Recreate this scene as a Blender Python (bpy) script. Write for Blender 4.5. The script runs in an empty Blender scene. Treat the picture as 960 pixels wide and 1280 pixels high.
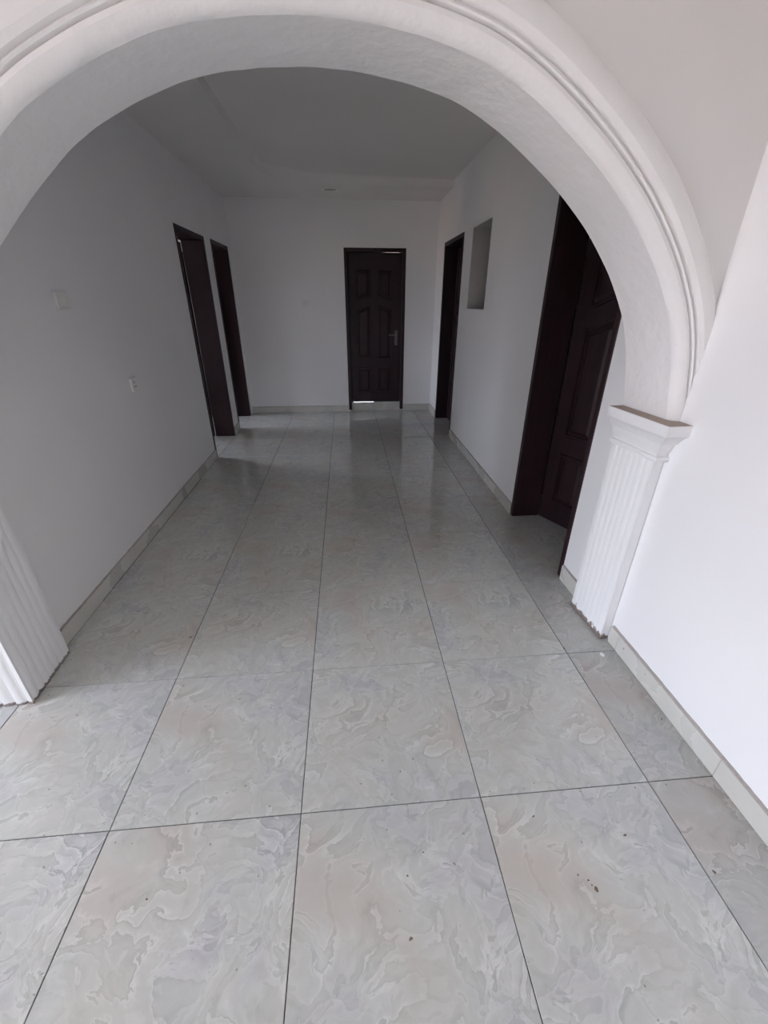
import bpy, bmesh, math, random
from mathutils import Vector, Matrix
random.seed(7)
sc = bpy.context.scene
C = sc.collection

# ------------------------------------------------------------------ camera
cam = bpy.data.cameras.new('camera'); camo = bpy.data.objects.new('camera', cam); C.objects.link(camo)
cam.sensor_fit = 'VERTICAL'; cam.sensor_height = 24.0
cam.lens = 524.05 / 1280 * 24.0
cam.clip_start = 0.02
A = Vector((0.99633495, -0.08550635, 0.00230904)); B = Vector((0.03642255, 0.44851762, 0.89303155)); Fw = Vector((0.07739552, 0.88967444, -0.44998814))
m = Matrix((A, B, -Fw)).transposed().to_4x4(); m.translation = Vector((0.19996, -0.80201, 1.49943))
camo.matrix_world = m
sc.camera = camo

# ------------------------------------------------------------------ sky, windows' daylight, exposure
w = bpy.data.worlds.new('world'); sc.world = w; w.use_nodes = True
bg = w.node_tree.nodes['Background']; bg.inputs[0].default_value = (0.82, 0.875, 1.03, 1); bg.inputs[1].default_value = 6.0
sc.view_settings.view_transform = 'Standard'; sc.view_settings.look = 'None'; sc.view_settings.gamma = 1.0
sc.view_settings.exposure = 1.68
sc.view_settings.use_curve_mapping = False
sc.cycles.max_bounces = 10; sc.cycles.diffuse_bounces = 7; sc.cycles.glossy_bounces = 4
sc.cycles.caustics_reflective = False; sc.cycles.caustics_refractive = False
def portal(loc, rot, sx, sy):
    l = bpy.data.lights.new('opening_portal', 'AREA'); l.shape = 'RECTANGLE'; l.size = sx; l.size_y = sy
    l.cycles.is_portal = True
    o = bpy.data.objects.new('opening_portal', l); C.objects.link(o); o.location = loc; o.rotation_euler = rot
bounce_sun = bpy.data.lights.new('bounce_sun', 'SUN'); bounce_sun.energy = 4.0; bounce_sun.angle = math.radians(6); bounce_sun.color = (1, .91, .80)  # added so the outside ground bounces warm light indoors
suno = bpy.data.objects.new('bounce_sun', bounce_sun); C.objects.link(suno); suno.rotation_euler = (math.radians(-8), math.radians(32), 0)
XW = -4.4                       # window wall of the near room
WIN = (-1.75, 0.25, 0.05, 2.20)   # y0,y1,z0,z1
portal((XW - .12, (WIN[0] + WIN[1]) / 2, (WIN[2] + WIN[3]) / 2), (0, -math.pi / 2, 0), WIN[3] - WIN[2], WIN[1] - WIN[0])
FILL_SLOT = (-.75, -.36, 0.0, 1.7)     # unseen narrow opening added behind the camera to fill the corridor with light
portal(((FILL_SLOT[0] + FILL_SLOT[1]) / 2, -4.62, (FILL_SLOT[2] + FILL_SLOT[3]) / 2), (math.pi / 2, 0, 0), FILL_SLOT[1] - FILL_SLOT[0], FILL_SLOT[3] - FILL_SLOT[2])
SWIN = (4.5, 5.45, 0.5, 1.9)     # window of the side room behind the left doors
portal((-4.02, (SWIN[0] + SWIN[1]) / 2, (SWIN[2] + SWIN[3]) / 2), (0, -math.pi / 2, 0), SWIN[3] - SWIN[2], SWIN[1] - SWIN[0])

# ------------------------------------------------------------------ materials
def new_mat(name):
    mt = bpy.data.materials.new(name); mt.use_nodes = True
    nt = mt.node_tree; b = nt.nodes['Principled BSDF']
    return mt, nt, b
def N(nt, t, **kw):
    n = nt.nodes.new(t)
    for k, v in kw.items():
        if k.startswith('_'): setattr(n, k[1:], v)
        else: n.inputs[k.replace('~', ' ')].default_value = v
    return n
def mixc(nt, fac, a, b, mode='MIX'):
    n = nt.nodes.new('ShaderNodeMix'); n.data_type = 'RGBA'; n.blend_type = mode
    for s, v in ((0, fac), (6, a), (7, b)):
        if isinstance(v, bpy.types.NodeSocket): nt.links.new(v, n.inputs[s])
        else: n.inputs[s].default_value = v
    return n.outputs[2]
def ramp(nt, src, stops):
    n = nt.nodes.new('ShaderNodeValToRGB'); nt.links.new(src, n.inputs[0])
    e = n.color_ramp.elements
    while len(e) < len(stops): e.new(0.5)
    for i, (p, c) in enumerate(stops):
        e[i].position = p; e[i].color = c if len(c) == 4 else (*c, 1)
    return n.outputs[0]
def g(v): return (v, v, v, 1)

def paint(name, col, rough=.5, bump=.15, bscale=9, fine=0.0, spec=.35, dirt=None):
    mt, nt, b = new_mat(name); tc = N(nt, 'ShaderNodeTexCoord')
    n1 = N(nt, 'ShaderNodeTexNoise', Scale=1.3, Detail=3.0); nt.links.new(tc.outputs['Object'], n1.inputs['Vector'])
    v = ramp(nt, n1.outputs['Fac'], [(.3, g(.95)), (.7, g(1.0))])
    c = mixc(nt, 1.0, col, v, 'MULTIPLY')
    if dirt:      # (height, colour): grime and broken plaster creeping up from the foot
        geo = N(nt, 'ShaderNodeNewGeometry'); sp = N(nt, 'ShaderNodeSeparateXYZ'); nt.links.new(geo.outputs['Position'], sp.inputs[0])
        n2 = N(nt, 'ShaderNodeTexNoise', Scale=28.0, Detail=4.0, Roughness=.7); nt.links.new(geo.outputs['Position'], n2.inputs['Vector'])
        ma = N(nt, 'ShaderNodeMath', _operation='MULTIPLY_ADD'); nt.links.new(n2.outputs['Fac'], ma.inputs[0]); ma.inputs[1].default_value = -dirt[0] * 2.4; nt.links.new(sp.outputs['Z'], ma.inputs[2])
        f = ramp(nt, ma.outputs[0], [(0.0, g(1)), (0.004, g(0))])
        ad = N(nt, 'ShaderNodeMath', _operation='ADD'); nt.links.new(ma.outputs[0], ad.inputs[0]); ad.inputs[1].default_value = dirt[0] * .62
        f = ramp(nt, ad.outputs[0], [(0.0, g(1)), (0.006, g(0))])
        c = mixc(nt, f, c, dirt[1])
    nt.links.new(c, b.inputs['Base Color']); b.inputs['Roughness'].default_value = rough; b.inputs['Specular IOR Level'].default_value = spec
    n3 = N(nt, 'ShaderNodeTexNoise', Scale=float(bscale), Detail=4.0); nt.links.new(tc.outputs['Object'], n3.inputs['Vector'])
    bp = N(nt, 'ShaderNodeBump', Strength=bump, Distance=.02); nt.links.new(n3.outputs['Fac'], bp.inputs['Height'])
    nt.links.new(bp.outputs[0], b.inputs['Normal'])
    return mt
M = {}
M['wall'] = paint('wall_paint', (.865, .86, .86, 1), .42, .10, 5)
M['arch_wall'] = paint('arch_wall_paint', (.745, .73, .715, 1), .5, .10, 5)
M['ceiling'] = paint('ceiling_paint', (.80, .785, .765, 1), .7, .05, 5)
M['plaster'] = paint('moulding_plaster', (.85, .84, .83, 1), .45, .30, 13)
M['pilaster'] = paint('pilaster_plaster', (.84, .84, .84, 1), .5, .25, 14, dirt=(.036, (.22, .18, .155, 1)))
M['pilaster_grey'] = paint('pilaster_plaster_grey', (.84, .84, .84, 1), .5, .25, 14, dirt=(.018, (.24, .21, .19, 1)))
M['niche_grey'] = paint('niche_lining', (.50, .485, .465, 1), .8, .3, 20)
M['dust'] = paint('plaster_dust', (.42, .34, .29, 1), .9, .3, 60)
M['mortar'] = paint('skirting_mortar', (.44, .40, .37, 1), .9, .5, 90)
M['grout'] = paint('grout', (.06, .055, .05, 1), .9, .2, 80)
M['plastic'] = paint('switch_plastic', (.84, .83, .80, 1), .35, 0.0, 5)
M['soil'] = paint('soil', (.38, .28, .21, 1), .95, .3, 3)
M['metal'], nt, b = new_mat('handle_metal'); b.inputs['Base Color'].default_value = (.09, .08, .078, 1); b.inputs['Metallic'].default_value = 1; b.inputs['Roughness'].default_value = .35
M['dark'], nt, b = new_mat('socket_hole'); b.inputs['Base Color'].default_value = (.16, .16, .16, 1)
M['lens'], nt, b = new_mat('downlight_lens'); b.inputs['Base Color'].default_value = (.35, .35, .35, 1); b.inputs['Roughness'].default_value = .3
M['grime'], nt, b = new_mat('floor_grime'); b.inputs['Base Color'].default_value = (.17, .12, .08, 1); b.inputs['Roughness'].default_value = .8

def wood():
    mt, nt, b = new_mat('mahogany'); tc = N(nt, 'ShaderNodeTexCoord'); mp = N(nt, 'ShaderNodeMapping'); mp.inputs['Scale'].default_value = (22, 22, 1.6)
    nt.links.new(tc.outputs['Object'], mp.inputs[0])
    n = N(nt, 'ShaderNodeTexNoise', Scale=2.0, Detail=5.0, Distortion=.6); nt.links.new(mp.outputs[0], n.inputs['Vector'])
    c = ramp(nt, n.outputs['Fac'], [(.3, (.018, .0085, .0105)), (.75, (.036, .0150, .0190))])
    nt.links.new(c, b.inputs['Base Color']); b.inputs['Roughness'].default_value = .45; b.inputs['Specular IOR Level'].default_value = .25
    bp = N(nt, 'ShaderNodeBump', Strength=.06, Distance=.01); nt.links.new(n.outputs['Fac'], bp.inputs['Height']); nt.links.new(bp.outputs[0], b.inputs['Normal'])
    return mt
M['wood'] = wood()

def tile_mat(name, tint, rough, contrast=1.0, even=0.0):
    mt, nt, b = new_mat(name); tc = N(nt, 'ShaderNodeTexCoord'); oi = N(nt, 'ShaderNodeObjectInfo')
    sc_ = N(nt, 'ShaderNodeVectorMath', _operation='SCALE'); nt.links.new(oi.outputs['Color'], sc_.inputs[0]); sc_.inputs['Scale'].default_value = 7.0
    ad = N(nt, 'ShaderNodeVectorMath', _operation='ADD'); nt.links.new(tc.outputs['Object'], ad.inputs[0]); nt.links.new(sc_.outputs[0], ad.inputs[1])
    P = ad.outputs[0]
    # domain warp
    wn = N(nt, 'ShaderNodeTexNoise', Scale=5.0, Detail=4.0); nt.links.new(P, wn.inputs['Vector'])
    ws = N(nt, 'ShaderNodeVectorMath', _operation='MULTIPLY_ADD'); nt.links.new(wn.outputs['Color'], ws.inputs[0]); ws.inputs[1].default_value = (.22, .16, 0); nt.links.new(P, ws.inputs[2])
    n1 = N(nt, 'ShaderNodeTexNoise', Scale=4.4, Detail=5.0, Roughness=.55, Distortion=1.1); nt.links.new(ws.outputs[0], n1.inputs['Vector'])
    mu = N(nt, 'ShaderNodeMath', _operation='MULTIPLY'); nt.links.new(n1.outputs['Fac'], mu.inputs[0]); mu.inputs[1].default_value = 7.0
    fr = N(nt, 'ShaderNodeMath', _operation='FRACT'); nt.links.new(mu.outputs[0], fr.inputs[0])
    saw = ramp(nt, fr.outputs[0], [(0.0, g(.42)), (.05, g(.70)), (.25, g(.56)), (.7, g(.50)), (.93, g(.40)), (1, g(.36))])
    n2 = N(nt, 'ShaderNodeTexNoise', Scale=3.2, Detail=3.0); nt.links.new(ws.outputs[0], n2.inputs['Vector'])
    base = ramp(nt, n2.outputs['Fac'], [(.30, (.525, .495, .465)), (.42, (.54, .54, .515)), (.52, (.54, .555, .535)), (.64, (.49, .50, .515)), (.75, (.57, .58, .56))])
    if even: base = mixc(nt, even, base, (.54, .54, .52, 1))
    n3 = N(nt, 'ShaderNodeTexNoise', Scale=7.0, Detail=5.0); nt.links.new(P, n3.inputs['Vector'])
    fac = ramp(nt, n3.outputs['Fac'], [(.38, g(.12 * contrast)), (.62, g(.42 * contrast))])
    c = mixc(nt, fac, base, saw, 'SOFT_LIGHT')
    c2 = mixc(nt, fac, c, saw, 'OVERLAY')
    nf = N(nt, 'ShaderNodeTexNoise', Scale=7.5, Detail=4.0, Roughness=.55, Distortion=1.0); nt.links.new(ws.outputs[0], nf.inputs['Vector'])
    mf = N(nt, 'ShaderNodeMath', _operation='MULTIPLY'); nt.links.new(nf.outputs['Fac'], mf.inputs[0]); mf.inputs[1].default_value = 6.0
    ff = N(nt, 'ShaderNodeMath', _operation='FRACT'); nt.links.new(mf.outputs[0], ff.inputs[0])
    saw2 = ramp(nt, ff.outputs[0], [(0.0, g(.46)), (.08, g(.64)), (.4, g(.54)), (.9, g(.42)), (1, g(.40))])
    fac2 = ramp(nt, n2.outputs['Fac'], [(.35, g(.0)), (.6, g(.75 * contrast))])
    c2 = mixc(nt, fac2, c2, saw2, 'SOFT_LIGHT')
    sp = N(nt, 'ShaderNodeTexNoise', Scale=42.0, Detail=1.0); geo = N(nt, 'ShaderNodeNewGeometry'); nt.links.new(geo.outputs['Position'], sp.inputs['Vector'])
    sf = ramp(nt, sp.outputs['Fac'], [(.765, g(0)), (.785, g(.55))])
    c3 = mixc(nt, sf, c2, (.12, .10, .09, 1))
    c4 = mixc(nt, 1.0, c3, tint, 'MULTIPLY')
    nt.links.new(c4, b.inputs['Base Color'])
    rn = N(nt, 'ShaderNodeTexNoise', Scale=3.0, Detail=5.0); nt.links.new(geo.outputs['Position'], rn.inputs['Vector'])
    rr = ramp(nt, rn.outputs['Fac'], [(.3, g(rough * .7)), (.7, g(rough * 1.4))])
    nt.links.new(rr, b.inputs['Roughness']); b.inputs['IOR'].default_value = 1.62
    return mt
M['tile'] = tile_mat('marble_tile', (1, 1, .98, 1), .055)
M['tile_darker'] = tile_mat('marble_tile_darker', (.84, .83, .82, 1), .14)  # darker, rougher tile for the column along the right wall
M['skirt'] = tile_mat('skirting_tile', (1.08, 1.06, 1.02, 1), .3, .12, .75)

# ------------------------------------------------------------------ mesh helpers
def box(bm, x0, x1, y0, y1, z0, z1):
    v = [bm.verts.new((x, y, z)) for x in (x0, x1) for y in (y0, y1) for z in (z0, z1)]
    for f in ((0, 1, 3, 2), (4, 6, 7, 5), (0, 4, 5, 1), (2, 3, 7, 6), (0, 2, 6, 4), (1, 5, 7, 3)): bm.faces.new([v[i] for i in f])
def bev(bm, w, seg=1):
    bmesh.ops.bevel(bm, geom=bm.edges[:], offset=w, segments=seg, affect='EDGES', profile=.5)
def obj(name, bm, mat, parent=None, smooth=False, loc=None):
    bmesh.ops.recalc_face_normals(bm, faces=bm.faces[:])
    me = bpy.data.meshes.new(name); bm.to_mesh(me); bm.free()
    for mm in (mat if isinstance(mat, (list, tuple)) else [mat]): me.materials.append(mm)
    if smooth:
        for p in me.polygons: p.use_smooth = True
        if smooth != 'all': me.set_sharp_from_angle(angle=math.radians(smooth))
    o = bpy.data.objects.new(name, me); C.objects.link(o)
    if parent: o.parent = parent
    if loc: o.location = loc
    return o
def empty(name, loc=(0, 0, 0), rz=0, **props):
    o = bpy.data.objects.new(name, None); C.objects.link(o); o.location = loc; o.rotation_euler = (0, 0, rz); o.empty_display_size = .1
    for k, v in props.items(): o[k] = v
    return o
def structure(o): o['kind'] = 'structure'; return o
def thing(o, label, cat, group=None):
    o['label'] = label; o['category'] = cat
    if group: o['group'] = group
    return o
def wall_cells(bm, axis, p0, p1, a0, a1, z0, z1, holes):
    """wall slab between p0 and p1 on `axis`, spanning a0..a1 and z0..z1, with rectangular holes (a0,a1,z0,z1)"""
    As = sorted({a0, a1, *[h[0] for h in holes], *[h[1] for h in holes]}); Zs = sorted({z0, z1, *[h[2] for h in holes], *[h[3] for h in holes]})
    for i in range(len(As) - 1):
        run = None
        for j in range(len(Zs) - 1):
            ca = (As[i] + As[i + 1]) / 2; cz = (Zs[j] + Zs[j + 1]) / 2
            solid = not any(h[0] < ca < h[1] and h[2] < cz < h[3] for h in holes)
            if solid:
                run = (run[0], Zs[j + 1]) if run else (Zs[j], Zs[j + 1])
            if run and (not solid or j == len(Zs) - 2):
                if axis == 'x': box(bm, p0, p1, As[i], As[i + 1], *run)
                else: box(bm, As[i], As[i + 1], p0, p1, *run)
                run = None
def wall(name, *a):
    bm = bmesh.new(); wall_cells(bm, *a); return structure(obj(name, bm, M['wall']))

# ------------------------------------------------------------------ key dimensions
XL, XR, YB = -1.212, 1.450, 5.585
TH = math.radians(3.28)
O0 = Vector((0, .592, 0)); EU = Vector((math.cos(TH), math.sin(TH), 0)); EN = Vector((-math.sin(TH), math.cos(TH), 0))
def AL(u, off, z): return O0 + EU * u + EN * off + Vector((0, 0, z))
D1 = (3.585, 4.445, 0, 2.085); D2 = (4.690, 5.450, 0, 2.095)
DR = (1.190, 2.050, 0, 2.130); DF = (4.195, 5.120, 0, 2.130)
DB = (.222, 1.038, 0, 2.112); NICHE = (3.290, 3.870, 1.428, 2.120)
HC = 2.62

# ------------------------------------------------------------------ room shell
wall('wall_left', 'x', XL - .22, XL, .62, YB + .2, 0, 2.95, [D1, D2])
bm = bmesh.new(); wall_cells(bm, 'x', XR, XR + .20, -4.5, YB, 0, 2.95, [DR, DF, NICHE]); box(bm, XR + .19, XR + .21, NICHE[0] - .05, NICHE[1] + .05, NICHE[2] - .05, NICHE[3] + .05)
structure(obj('wall_right', bm, M['wall']))
wall('wall_back', 'y', YB, YB + .20, -4.1, 4.1, 0, 2.95, [DB])
wall('wall_window', 'x', XW - .2, XW, -4.7, 1.0, -.1, 2.95, [WIN])
wall('wall_rear', 'y', -4.7, -4.5, XW - .2, XR + .2, -.1, 2.95, [FILL_SLOT])
# side room behind the two left doors and rooms behind the right doors
wall('wall_side_room_window', 'x', -4.1, -3.9, 2.4, YB + .2, -.1, 2.95, [SWIN])
wall('wall_side_room_near', 'y', 2.4, 2.6, -4.1, XL - .2, -.1, 2.95, [])
wall('wall_right_room_near', 'y', .5, .7, XR + .2, 4.0, -.1, 2.95, [])
wall('wall_right_room_outer', 'x', 3.9, 4.1, .5, YB, -.1, 2.95, [])

bm = bmesh.new(); y0, y1, z0, z1 = NICHE
for bx in ((XR + .003, XR + .19, y0, y0 + .004, z0, z1), (XR + .003, XR + .19, y1 - .004, y1, z0, z1), (XR + .003, XR + .19, y0, y1, z0, z0 + .004), (XR + .003, XR + .19, y0, y1, z1 - .004, z1), (XR + .186, XR + .19, y0, y1, z0, z1)): box(bm, *bx)
structure(obj('trim_2', bm, M['niche_grey']))  # thin sheets lining the niche, greyer than the wall paint
# arch wall (spandrels above the moulding and the wall beside the left pilaster)
KP = [(-1.138, 1.095), (-1.085, 1.27), (-1.00, 1.43), (-.875, 1.605), (-.607, 1.853), (-.459, 1.950), (-.246, 2.044), (-.055, 2.085), (.149, 2.102), (.405, 2.086), (.66, 2.018), (.962, 1.835), (1.196, 1.615), (1.345, 1.375), (1.418, 1.095)]
def catmull(P, n):
    out = []
    for i in range(len(P) - 1):
        p0 = P[i - 1] if i else (2 * P[0][0] - P[1][0], 2 * P[0][1] - P[1][1]); p1, p2 = P[i], P[i + 1]
        p3 = P[i + 2] if i + 2 < len(P) else (2 * P[-1][0] - P[-2][0], 2 * P[-1][1] - P[-2][1])
        for k in range(n):
            t = k / n
            out.append(tuple(.5 * (2 * b + (c - a) * t + (2 * a - 5 * b + 4 * c - d) * t * t + (-a + 3 * b - 3 * c + d) * t ** 3) for a, b, c, d in zip(p0, p1, p2, p3)))
    out.append(P[-1]); return out
ARC = catmull(KP, 8)
for _ in range(6): ARC = [ARC[0]] + [tuple((ARC[i - 1][k] + 2 * ARC[i][k] + ARC[i + 1][k]) / 4 for k in (0, 1)) for i in range(1, len(ARC) - 1)] + [ARC[-1]]
def arc_n(i):
    a = ARC[max(0, i - 1)]; b_ = ARC[min(len(ARC) - 1, i + 1)]
    if i == 0 or i == len(ARC) - 1: return (-1, 0) if i == 0 else (1, 0)
    d = Vector((b_[0] - a[0], b_[1] - a[1])).normalized(); return (-d.y, d.x)
ANR = [arc_n(i) for i in range(len(ARC))]
T_W = .27
bm = bmesh.new()
hole = [(ARC[i][0] + ANR[i][0] * .1, ARC[i][1] + ANR[i][1] * .1) for i in range(len(ARC))]
for off in (0, T_W):
    lo = [bm.verts.new(AL(u, off, z)) for u, z in hole]; hi = [bm.verts.new(AL(u, off, 2.95)) for u, z in hole]
    for i in range(len(hole) - 1): bm.faces.new((lo[i], lo[i + 1], hi[i + 1], hi[i]))
def abox(bm, u0, u1, o0, o1, z0, z1):
    v = [bm.verts.new(AL(u, o_, z)) for u in (u0, u1) for o_ in (o0, o1) for z in (z0, z1)]
    for f in ((0, 1, 3, 2), (4, 6, 7, 5), (0, 4, 5, 1), (2, 3, 7, 6), (0, 2, 6, 4), (1, 5, 7, 3)): bm.faces.new([v[i] for i in f])
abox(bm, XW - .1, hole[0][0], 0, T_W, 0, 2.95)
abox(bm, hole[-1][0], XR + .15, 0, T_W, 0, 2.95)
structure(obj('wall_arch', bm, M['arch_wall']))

# arch moulding swept round the curve
PR = [(.11, T_W), (0, T_W), (-.001, .20), (0, .13), (0, .024), (0, .021), (.004, .011), (.011, .002), (.022, -.005), (.034, -.009), (.045, -.008), (.048, .003), (.051, .003), (.054, -.009), (.058, -.012), (.062, -.009), (.065, -.001), (.068, -.001), (.073, -.014), (.088, -.020), (.112, -.020), (.133, -.013), (.147, -.002), (.152, .02), (.11, .04)]
bm = bmesh.new(); rings = []
for i in range(len(ARC)):
    # hand-run plaster: small wander of the profile
    j = .0007 * math.sin(i * .5) + .0005 * math.sin(i * 1.3 + 1)
    rings.append([bm.verts.new(AL(ARC[i][0] + ANR[i][0] * (r + (j if k in (1, 2, 3, 4, 5) else j * .5)), o_ , ARC[i][1] + ANR[i][1] * (r + (j if k in (1, 2, 3, 4, 5) else j * .5)))) for k, (r, o_) in enumerate(PR)])
for i in range(len(rings) - 1):
    for k in range(len(PR)):
        k2 = (k + 1) % len(PR); bm.faces.new((rings[i][k], rings[i + 1][k], rings[i + 1][k2], rings[i][k2]))
bm.faces.new(rings[0]); bm.faces.new(rings[-1])
thing(obj('arch_moulding', bm, M['plaster'], smooth=21), 'white plaster arch moulding curving over the opening between two fluted pilasters', 'arch')

# ------------------------------------------------------------------ pilasters
def flute_face(bm, p0, p1, outn, n, z0, z1, margin, depth):
    """fluted strip from p0 to p1 (2D in arch frame), grooves cut back against outn"""
    d = (Vector(p1) - Vector(p0)); L = d.length; d.normalize(); nn = Vector(outn); pts = []
    pts.append((0, 0)); pitch = (L - 2 * margin) / n
    for k in range(n):
        s = margin + k * pitch
        for t, h in ((0, 0), (.06, -.9), (.14, -1), (.24, -.62), (.42, -.18), (.62, 0), (.86, 0)): pts.append((s + t * pitch, h * depth))
    pts.append((L, 0))
    cols = []
    for s, h in pts:
        p = Vector(p0) + d * s + nn * h
        cols.append((bm.verts.new(AL(p.x, p.y, z0)), bm.verts.new(AL(p.x, p.y, z1))))
    for a, b_ in zip(cols, cols[1:]): bm.faces.new((a[0], b_[0], b_[1], a[1]))
def capital_mesh(bm, u0, u1, o0, o1, su, mat_top=1, po=1.0):
    """stack of rings; u1 is the free side (su = +1 or -1), o0 the near side"""
    prof = [(.935, 0.0), (.935, .014), (.944, .017), (.953, .013), (.956, .006), (.962, .006), (.985, .014), (1.010, .020), (1.012, .026), (1.030, .036), (1.046, .047), (1.050, .053), (1.056, .056), (1.093, .057), (1.095, .055)]
    rr = []
    for z, p in prof:
        rr.append([bm.verts.new(AL(u, o_, z)) for u, o_ in ((u0, o0 - p * po), (u1 + su * p, o0 - p * po), (u1 + su * p, o1 + p * .1), (u0, o1 + p * .1))])
    for a, b_ in zip(rr, rr[1:]):
        for k in range(4): bm.faces.new((a[k], a[(k + 1) % 4], b_[(k + 1) % 4], b_[k]))
    bm.faces.new(rr[0][::-1]); f = bm.faces.new(rr[-1]); f.material_index = mat_top
def pilaster(name, ubody, uface, su, near, far, front_flutes, label):
    t = empty(name, AL(uface, (near + far) / 2, 0)); thing(t, label, 'pilaster')
    inv = Matrix.Translation(-t.location)
    bm = bmesh.new(); zt = .94
    flute_face(bm, (uface, near), (uface, far), (su, 0), 7, 0, zt, .010, .008)
    if front_flutes: flute_face(bm, (uface, near), (ubody, near), (0, -1), 6, 0, zt, .014, .011)
    else:
        v = [bm.verts.new(AL(u, near, z)) for u, z in ((uface, 0), (ubody, 0), (ubody, zt), (uface, zt))]; bm.faces.new(v)
    for q in (((uface, far), (ubody, far)), ((ubody, near), (ubody, far))):
        v = [bm.verts.new(AL(*q[0], 0)), bm.verts.new(AL(*q[1], 0)), bm.verts.new(AL(*q[1], zt)), bm.verts.new(AL(*q[0], zt))]; bm.faces.new(v)
    bmesh.ops.remove_doubles(bm, verts=bm.verts[:], dist=1e-5); bm.transform(inv); obj('shaft', bm, M['pilaster_grey' if front_flutes else 'pilaster'], t, smooth=25)
    bm = bmesh.new(); capital_mesh(bm, ubody, uface, near, far, su, po=1.45 if not front_flutes else 1.0); bm.transform(inv)
    obj('capital', bm, [M['pilaster'], M['dust']], t)
    return t
pilaster('pilaster', 1.449, 1.408, -1, .004, .270, False, 'bright white fluted pilaster with chipped foot beside the long right wall')
pilaster('pilaster', -1.46, -1.146, 1, -.012, .276, True, 'shaded grey-white fluted pilaster at the left side of the arch')

# ------------------------------------------------------------------ ceilings
bm = bmesh.new(); box(bm, XW - .2, 4.1, -4.7, 1.1, 2.76, 2.96); structure(obj('ceiling_front_room', bm, M['ceiling']))
bm = bmesh.new(); box(bm, -4.1, 4.1, .55, YB + .2, HC + .06, HC + .25); structure(obj('ceiling', bm, M['ceiling']))
bm = bmesh.new(); path = []          # lower border round the raised middle of the ceiling, soft rounded far corner
XE, YE, RC = -.595, 4.86, .55
for k in range(10): path.append(((XE + .02 * (1 - k / 9)), .80 + (YE - RC - .80) * k / 9, 1, 0, .003 + .05 * (k / 9) ** 4))
for k in range(1, 13):
    a = math.pi - k / 12 * math.pi / 2
    path.append((XE + RC + RC * math.cos(a), YE - RC + RC * math.sin(a), -math.cos(a), -math.sin(a), .053 + .16 * min(1, k / 6)))
for k in range(1, 7): path.append((XE + RC + (XR - XE - RC) * k / 6, YE, 0, -1, .213 - .19 * k / 6))
rows = []
for i, (x, y, nx, ny, wd) in enumerate(path):
    if i < 10: ox, oy = XL, y
    elif i < 22:
        f = (i - 9) / 12; ox, oy = (XL, y + (YB - YE) * f) if f < .5 else (XL + (x - XL) * (f - .5) * 2, YB)
    else: ox, oy = x, YB
    if i in (14, 15): ox, oy = XL, YB
    r = [(ox, oy, HC), (x, y, HC)]
    for s_, h in ((.15, .005), (.4, .019), (.65, .040), (.85, .055), (1, .0605)): r.append((x + nx * wd * s_, y + ny * wd * s_, HC + h))
    rows.append([bm.verts.new(p) for p in r])
for a, b_ in zip(rows, rows[1:]):
    for k in range(len(a) - 1): bm.faces.new((a[k], a[k + 1], b_[k + 1], b_[k]))
structure(obj('trim_1', bm, M['ceiling'], smooth=35))

# ------------------------------------------------------------------ floor of laid tiles
bm = bmesh.new(); box(bm, XW - .2, 4.1, -4.7, YB + .2, -.12, -.0035)
floor = structure(obj('floor', bm, M['grout']))
T = .6; GAP = .0014
cache = {}
def tile_mesh(x0, x1, y0, y1):
    key = tuple(round(v, 4) for v in (x0, x1, y0, y1))
    if key not in cache:
        bm = bmesh.new(); box(bm, x0, x1, y0, y1, -.009, 0)
        top = [e for e in bm.edges if all(v.co.z > -.001 for v in e.verts)]
        bmesh.ops.bevel(bm, geom=top, offset=.0012, segments=1, affect='EDGES')
        bmesh.ops.recalc_face_normals(bm, faces=bm.faces[:])
        me = bpy.data.meshes.new('tile'); bm.to_mesh(me); bm.free(); me.materials.append(M['tile']); cache[key] = me
    return cache[key]
def lay(i, j, cx0=-9, cx1=9, cy0=-9, cy1=9):
    x0, x1, y0, y1 = i * T + GAP, (i + 1) * T - GAP, j * T + GAP, (j + 1) * T - GAP
    a, b_, c_, d_ = max(x0, cx0), min(x1, cx1), max(y0, cy0), min(y1, cy1)
    if b_ - a < .01 or d_ - c_ < .01: return
    cx, cy = (i + .5) * T, (j + .5) * T
    o = bpy.data.objects.new('tile', tile_mesh(a - cx, b_ - cx, c_ - cy, d_ - cy)); C.objects.link(o); o.parent = floor
    o.location = (cx, cy, random.uniform(-.0004, .0004)); 
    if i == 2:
        o.material_slots[0].link = 'OBJECT'; o.material_slots[0].material = M['tile_darker']
    o.rotation_euler = (random.gauss(0, .0007), random.gauss(0, .0007), 0)
    v = (j * 5 + (3 if i == 2 else 0) + (i // 3)) % 4
    o.color = (.13 + .21 * v, .37 + .11 * (v * v % 5), .1 * v, 1)
for j in range(-7, 10):
    for i in range(-7, 3):
        if j >= 2 and i < -2: continue
        lay(i, j, cy1=YB + .03)
for j in (5, 6, 7, 8, 9):       # floor running through the two left doorways
    for i in (-6, -5, -4, -3): lay(i, j, cy1=YB)
for j in (1, 2, 3):             # floor running into the near right doorway
    for i in (3, 4, 5): lay(i, j)

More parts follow.
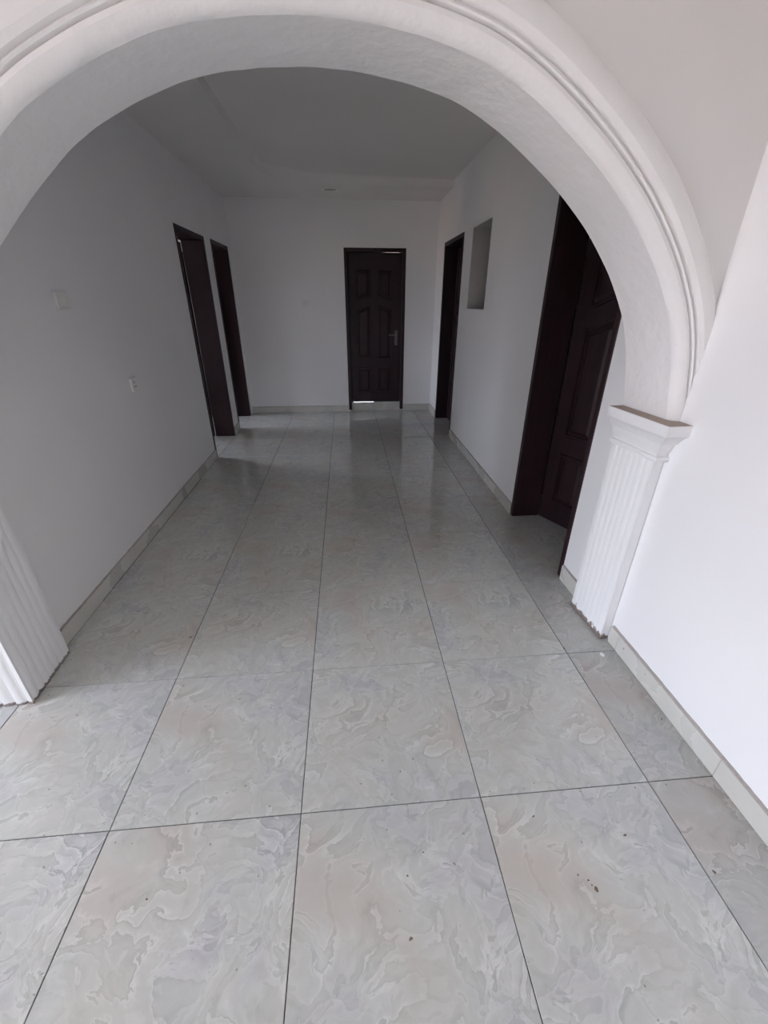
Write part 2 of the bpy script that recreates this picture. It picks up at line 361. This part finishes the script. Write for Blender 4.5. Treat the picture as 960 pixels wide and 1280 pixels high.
# ------------------------------------------------------------------ tiled skirting
def skirting(name, axis, face, d, a0, a1, first, h=.10):
    root = structure(empty(name, (face if axis == 'x' else a0, a0 if axis == 'x' else face, 0)))
    cuts = [a0]; a = first
    while a < a1 - .02:
        if a > a0 + .02: cuts.append(a)
        a += T
    cuts.append(a1); L = root.location
    for c0, c1 in zip(cuts, cuts[1:]):
        bm = bmesh.new(); hh = h + random.uniform(-.003, .003)
        p = sorted((face + d * .0005, face + d * .0125))
        if axis == 'x': box(bm, p[0], p[1], c0 + .001, c1 - .001, .001, hh)
        else: box(bm, c0 + .001, c1 - .001, p[0], p[1], .001, hh)
        bev(bm, .0015); bm.transform(Matrix.Translation(-L)); o = obj('skirting_tile', bm, M['skirt'], root); o.color = (random.random(), random.random(), random.random(), 1)
    # rough mortar bead along the top
    bm = bmesh.new(); n = max(2, int((a1 - a0) / .02)); vs = []
    for k in range(n + 1):
        s = a0 + (a1 - a0) * k / n; wd = .0095 + random.uniform(-.002, .002); hz = h + random.uniform(.001, .004)
        q = [(face, .02), (face + d * .010, .02), (face + d * wd, hz), (face, hz + .004)]
        vs.append([bm.verts.new(((x, s, z) if axis == 'x' else (s, x, z))) for x, z in q])
    for a, b_ in zip(vs, vs[1:]):
        for k in range(4): bm.faces.new((a[k], a[(k + 1) % 4], b_[(k + 1) % 4], b_[k]))
    bm.faces.new(vs[0]); bm.faces.new(vs[-1]); bm.transform(Matrix.Translation(-L))
    obj('mortar_bead', bm, M['mortar'], root)
skirting('baseboard_right_front', 'x', XR, -1, -4.5, .664, 0.0 - 7 * T, .092)
skirting('baseboard_right_middle', 'x', XR, -1, .948, DR[0] - .004, 5, .092)
skirting('baseboard_right', 'x', XR, -1, DR[1] + .004, DF[0] - .004, 2.4, .085)
skirting('baseboard_right_end', 'x', XR, -1, DF[1] + .004, YB, 9, .095)
skirting('baseboard_left', 'x', XL, 1, .815, D1[0] - .004, 1.55, .085)
skirting('baseboard_left_end', 'x', XL, 1, D1[1] + .004, D2[0] - .004, 9, .09)
skirting('baseboard_back_left', 'y', YB, -1, XL + .01, DB[0] - .004, -.6, .085)
skirting('baseboard_back_right', 'y', YB, -1, DB[1] + .004, XR - .014, 9, .09)

# ------------------------------------------------------------------ doors
def panel(bm, pts, d0=0.0, sgn=1):
    """moulded panel on a leaf: pts outline in (u,z), height along the leaf normal v"""
    P = [Vector(p) for p in pts]; n = len(P)
    def inset(dist):
        out = []
        for i in range(n):
            a, b_, c_ = P[i - 1], P[i], P[(i + 1) % n]
            d1 = (b_ - a).normalized(); d2 = (c_ - b_).normalized(); n1 = Vector((-d1.y, d1.x)); n2 = Vector((-d2.y, d2.x))
            m_ = (n1 + n2).normalized(); out.append(b_ + m_ * dist / max(.3, m_.dot(n1)))
        return out
    loops = []
    for ins, h in ((0, 0), (.004, .010), (.014, .011), (.020, .002), (.028, .002), (.050, .010)):
        loops.append([bm.verts.new((p.x, d0 + sgn * h, p.y)) for p in inset(ins)])
    for a, b_ in zip(loops, loops[1:]):
        for k in range(n): bm.faces.new((a[k], a[(k + 1) % n], b_[(k + 1) % n], b_[k]))
    bm.faces.new(loops[-1])
def leaf(parent, w_, h_, mat4, face_sgn, lock='right', faces=(1,)):
    """leaf in its own frame: u 0..w, v thickness 0..0.04 behind, z 0..h"""
    bm = bmesh.new(); box(bm, 0, w_, 0, .04, 0, h_); bev(bm, .002)
    lf = obj('leaf', bm, M['wood'], parent); lf.matrix_local = mat4
    fr = [(.125, .405), (.535, .805)] if lock == 'right' else [(.195, .465), (.595, .875)]
    k = h_ / 1.94
    for side in faces:
        v0, sg = (0, -1) if side == 1 else (.04, 1)
        for q, (a, b_) in enumerate(fr):
            x0, x1 = a * w_, b_ * w_
            def slope(zl, zr, bow): # curved edge from x0 to x1
                return [(x0 + (x1 - x0) * t, zl + (zr - zl) * (t * t * (3 - 2 * t)) + bow * math.sin(math.pi * t)) for t in [i / 8 for i in range(9)]]
            lo, hi = (.0, .055)
            tb = slope(1.37 * k, 1.43 * k, 0) if q == 0 else slope(1.43 * k, 1.37 * k, 0)
            mtp = slope(1.26 * k, 1.32 * k, 0) if q == 0 else slope(1.32 * k, 1.26 * k, 0)
            for pts in (tb + [(x1, 1.745 * k), (x0, 1.745 * k)], [(x0, .62 * k), (x1, .62 * k)] + mtp[::-1], [(x0, .15 * k), (x1, .15 * k), (x1, .50 * k), (x0, .50 * k)]):
                bm = bmesh.new(); panel(bm, pts, v0, sg); obj('panel', bm, M['wood'], lf)
    # lever handle on a long plate
    hu = w_ * .905 if lock == 'right' else w_ * .095; dr = -1 if lock == 'right' else 1
    for side in faces:
        v0, sg = (0, -1) if side == 1 else (.04, 1)
        bm = bmesh.new(); y0, y1 = sorted((v0, v0 + sg * .006)); box(bm, hu - .02, hu + .02, y0, y1, .80 * k, 1.0 * k); bev(bm, .002)
        obj('handle_plate', bm, M['metal'], lf)
        bm = bmesh.new(); y0, y1 = sorted((v0 + sg * .006, v0 + sg * .045)); box(bm, hu - .008, hu + .008, y0, y1, .925, .941)
        y0, y1 = sorted((v0 + sg * .032, v0 + sg * .048)); box(bm, min(hu + dr * .11, hu - dr * .008), max(hu + dr * .11, hu - dr * .008), y0, y1, .924, .942); bev(bm, .003, 2)
        obj('lever', bm, M['metal'], lf)
    return lf
def frame_x(parent, face, d, y0, y1, zt, depth, tk=.042, zb=0.0):
    """lining in a wall whose corridor face is x=face; d = direction into the wall"""
    x0, x1 = sorted((face - d * .004, face + d * depth))
    L = parent.location
    for nm, bx in (('jamb', (x0, x1, y0 + .0005, y0 + tk, zb, zt - .0005)), ('jamb', (x0, x1, y1 - tk, y1 - .0005, zb, zt - .0005)), ('head', (x0, x1, y0 + tk, y1 - tk, zt - tk, zt - .0005))):
        bm = bmesh.new(); box(bm, *bx); bev(bm, .003); bm.transform(Matrix.Translation(-L)); obj(nm, bm, M['wood'], parent)
def RZ(a): return Matrix.Rotation(a, 4, 'Z')

# door_1: back wall
d = structure(empty('door_1', ((DB[0] + DB[1]) / 2, YB, 0)))
L = d.location; x0, x1, _, zt = DB; tk = .045
for nm, bx in (('jamb', (x0, x0 + tk, YB - .004, YB + .12, .025, zt)), ('jamb', (x1 - tk, x1, YB - .004, YB + .12, .025, zt)), ('head', (x0 + tk, x1 - tk, YB - .004, YB + .12, zt - tk, zt))):
    bm = bmesh.new(); box(bm, *bx); bev(bm, .003); bm.transform(Matrix.Translation(-L)); obj(nm, bm, M['wood'], d)
lw = x1 - x0 - 2 * tk - .006
for a, b_ in ((x0 + tk, x0 + tk + .030), (x1 - tk - .030, x1 - tk)):
    bm = bmesh.new(); box(bm, a, b_, YB + .072, YB + .12, .03, zt - tk); bm.transform(Matrix.Translation(-L)); obj('stop', bm, M['wood'], d)
bm = bmesh.new(); box(bm, x0 + tk, x0 + .52, YB + .072, YB + .12, zt - tk - .03, zt - tk); bm.transform(Matrix.Translation(-L)); obj('stop', bm, M['wood'], d)
lf = leaf(d, lw, 1.931, Matrix.Translation((x0 + tk + .003 - L.x, .028, .135)) @ Matrix.Rotation(math.radians(.25), 4, 'Y'), 1)
for a, b_, zz in ((x0 + .01, .60, .1275), (.602, x1 - .01, .1315)):
    bm = bmesh.new(); box(bm, a, b_, YB + .035, YB + .18, 0, zz); bev(bm, .0015); bm.transform(Matrix.Translation(-L)); o = obj('threshold_tile', bm, M['skirt'], d); o.color = (.3, a, .2, 1)

# door_2, door_3: left wall, leaves swung into the side room
for nm, D, ang in (('door_2', D1, 97), ('door_3', D2, 92)):
    d = structure(empty(nm, (XL, (D[0] + D[1]) / 2, 0)))
    frame_x(d, XL, -1, D[0], D[1], D[3], .22)
    w_ = D[1] - D[0] - .09
    mt4 = Matrix.Translation(Vector((XL - .222, D[1] - .045, .008)) - d.location) @ RZ(math.radians(-90 - ang)) @ Matrix.Translation((0, 0, 0))
    leaf(d, w_, 2.02, mt4, 1, faces=(1, 2))
# door_4: near right doorway, leaf standing ajar into the room
d = structure(empty('door_4', (XR, (DR[0] + DR[1]) / 2, 0)))
frame_x(d, XR, 1, DR[0], DR[1], DR[3], .20)
mt4 = Matrix.Translation(Vector((XR + .202, DR[1] - .046, .008)) - d.location) @ RZ(math.radians(-90 + 25))
leaf(d, .765, 2.06, mt4, 1, faces=(1, 2))
# door_5: far right doorway, closed leaf deep in the wall
d = structure(empty('door_5', (XR, (DF[0] + DF[1]) / 2, 0)))
frame_x(d, XR, 1, DF[0], DF[1], DF[3], .20)
mt4 = Matrix.Translation(Vector((XR + .155, DF[1] - .046, .008)) - d.location) @ RZ(math.radians(-90))
leaf(d, DF[1] - DF[0] - .092, 2.06, mt4, 1)

# ------------------------------------------------------------------ switches, sockets, downlight
def plate(name, loc, rz, w_, h_, gadget, label, cat, group=None):
    t = empty(name, loc, rz); thing(t, label, cat, group)      # local: x right, -y out of the wall, z up
    bm = bmesh.new(); box(bm, -w_ / 2, w_ / 2, -.015, 0, -h_ / 2, h_ / 2); bev(bm, .003, 2); obj('faceplate', bm, M['plastic'], t)
    if gadget == 'switch':
        for s in (-1, 1):
            bm = bmesh.new(); box(bm, s * w_ * .17 - w_ * .13, s * w_ * .17 + w_ * .13, -.019, -.015, -h_ * .28, h_ * .28); bev(bm, .0015); obj('rocker', bm, M['plastic'], t)
    else:
        for x, z, a, b_ in ((0, .016, .004, .006), (-.011, -.012, .006, .004), (.011, -.012, .006, .004)):
            bm = bmesh.new(); box(bm, x - a, x + a, -.0156, -.0151, z - b_, z + b_); obj('pin_hole', bm, M['dark'], t)
        bm = bmesh.new(); box(bm, .022, .033, -.018, -.015, .012, .03); bev(bm, .001); obj('rocker', bm, M['plastic'], t)
    return t
plate('light_switch', (XL, 1.675, 1.497), math.radians(90), .10, .082, 'switch', 'white two-gang light switch high on the left wall nearest the arch', 'switch')
plate('wall_socket', (XL, 2.185, 1.00), math.radians(90), .075, .085, 'socket', 'white wall socket lower on the left wall, before the first doorway', 'socket')
plate('light_switch', (-.325, YB, 1.46), 0, .082, .082, 'switch', 'faint white switch on the back wall left of the closed door', 'switch')

t = empty('ceiling_light', (.097, 5.07, HC)); thing(t, 'small round recessed downlight in the corridor ceiling near the back wall', 'light')
def lathe(bm, prof, n=32):
    rr = [[bm.verts.new((r * math.cos(2 * math.pi * k / n), r * math.sin(2 * math.pi * k / n), z)) for k in range(n)] for r, z in prof]
    for a, b_ in zip(rr, rr[1:]):
        for k in range(n): bm.faces.new((a[k], a[(k + 1) % n], b_[(k + 1) % n], b_[k]))
    return rr
bm = bmesh.new(); lathe(bm, [(.095, 0), (.095, -.006), (.090, -.010), (.075, -.011), (.070, -.004), (.070, 0)]); obj('trim_ring', bm, M['plastic'], t, smooth=40)
bm = bmesh.new(); rr = lathe(bm, [(.070, 0), (.070, -.003), (.04, -.005)]); bm.faces.new(rr[-1]); obj('lens', bm, M['lens'], t, smooth=40)

# ------------------------------------------------------------------ dirt and chips lying on the tiles
def blob(bm, x, y, r, h, n=9, st=1.0, rot=0):
    c, s = math.cos(rot), math.sin(rot); ring = []
    for k in range(n):
        a = 2 * math.pi * k / n; q = r * random.uniform(.6, 1.15); u, v = q * math.cos(a) * st, q * math.sin(a)
        ring.append((x + u * c - v * s, y + u * s + v * c))
    lo = [bm.verts.new((px, py, .0004)) for px, py in ring]; hi = bm.verts.new((x, y, h))
    for k in range(n): bm.faces.new((lo[k], lo[(k + 1) % n], hi))
bm = bmesh.new()
for x, y, r, st, rot in ((.858, -.272, .006, 1.7, 1.9), (.846, -.25, .003, 1.2, .3), (.822, -.235, .0025, 1.5, 1), (.85, -.262, .0025, 1.2, .5), (1.225, -.262, .006, 1, 0), (-.62, .86, .005, 2, .6), (.11, 4.0, .016, 1, 0), (.315, -.33, .004, 2, .4), (1.02, -.15, .004, 2, 0)):
    blob(bm, x, y, r, .0022, st=st, rot=rot)
for k in range(70):
    blob(bm, random.uniform(-1.1, 1.35), random.uniform(-.6, 4), random.uniform(.0015, .003), .002, n=5, st=random.uniform(1, 2), rot=random.uniform(0, 3))
o = obj('floor_grit', bm, M['grime']); thing(o, 'dark specks and brown grit scattered over the marble floor tiles', 'dirt'); o['kind'] = 'stuff'
bm = bmesh.new(); blob(bm, 1.365, .578, .014, .006, n=8); thing(obj('plaster_chip', bm, M['plaster']), 'small white plaster chip on the floor in front of the right pilaster', 'chip')

# ------------------------------------------------------------------ ground outside the windows
bm = bmesh.new(); box(bm, -60, 60, -60, 60, -.5, -.2); structure(obj('ground', bm, M['soil']))
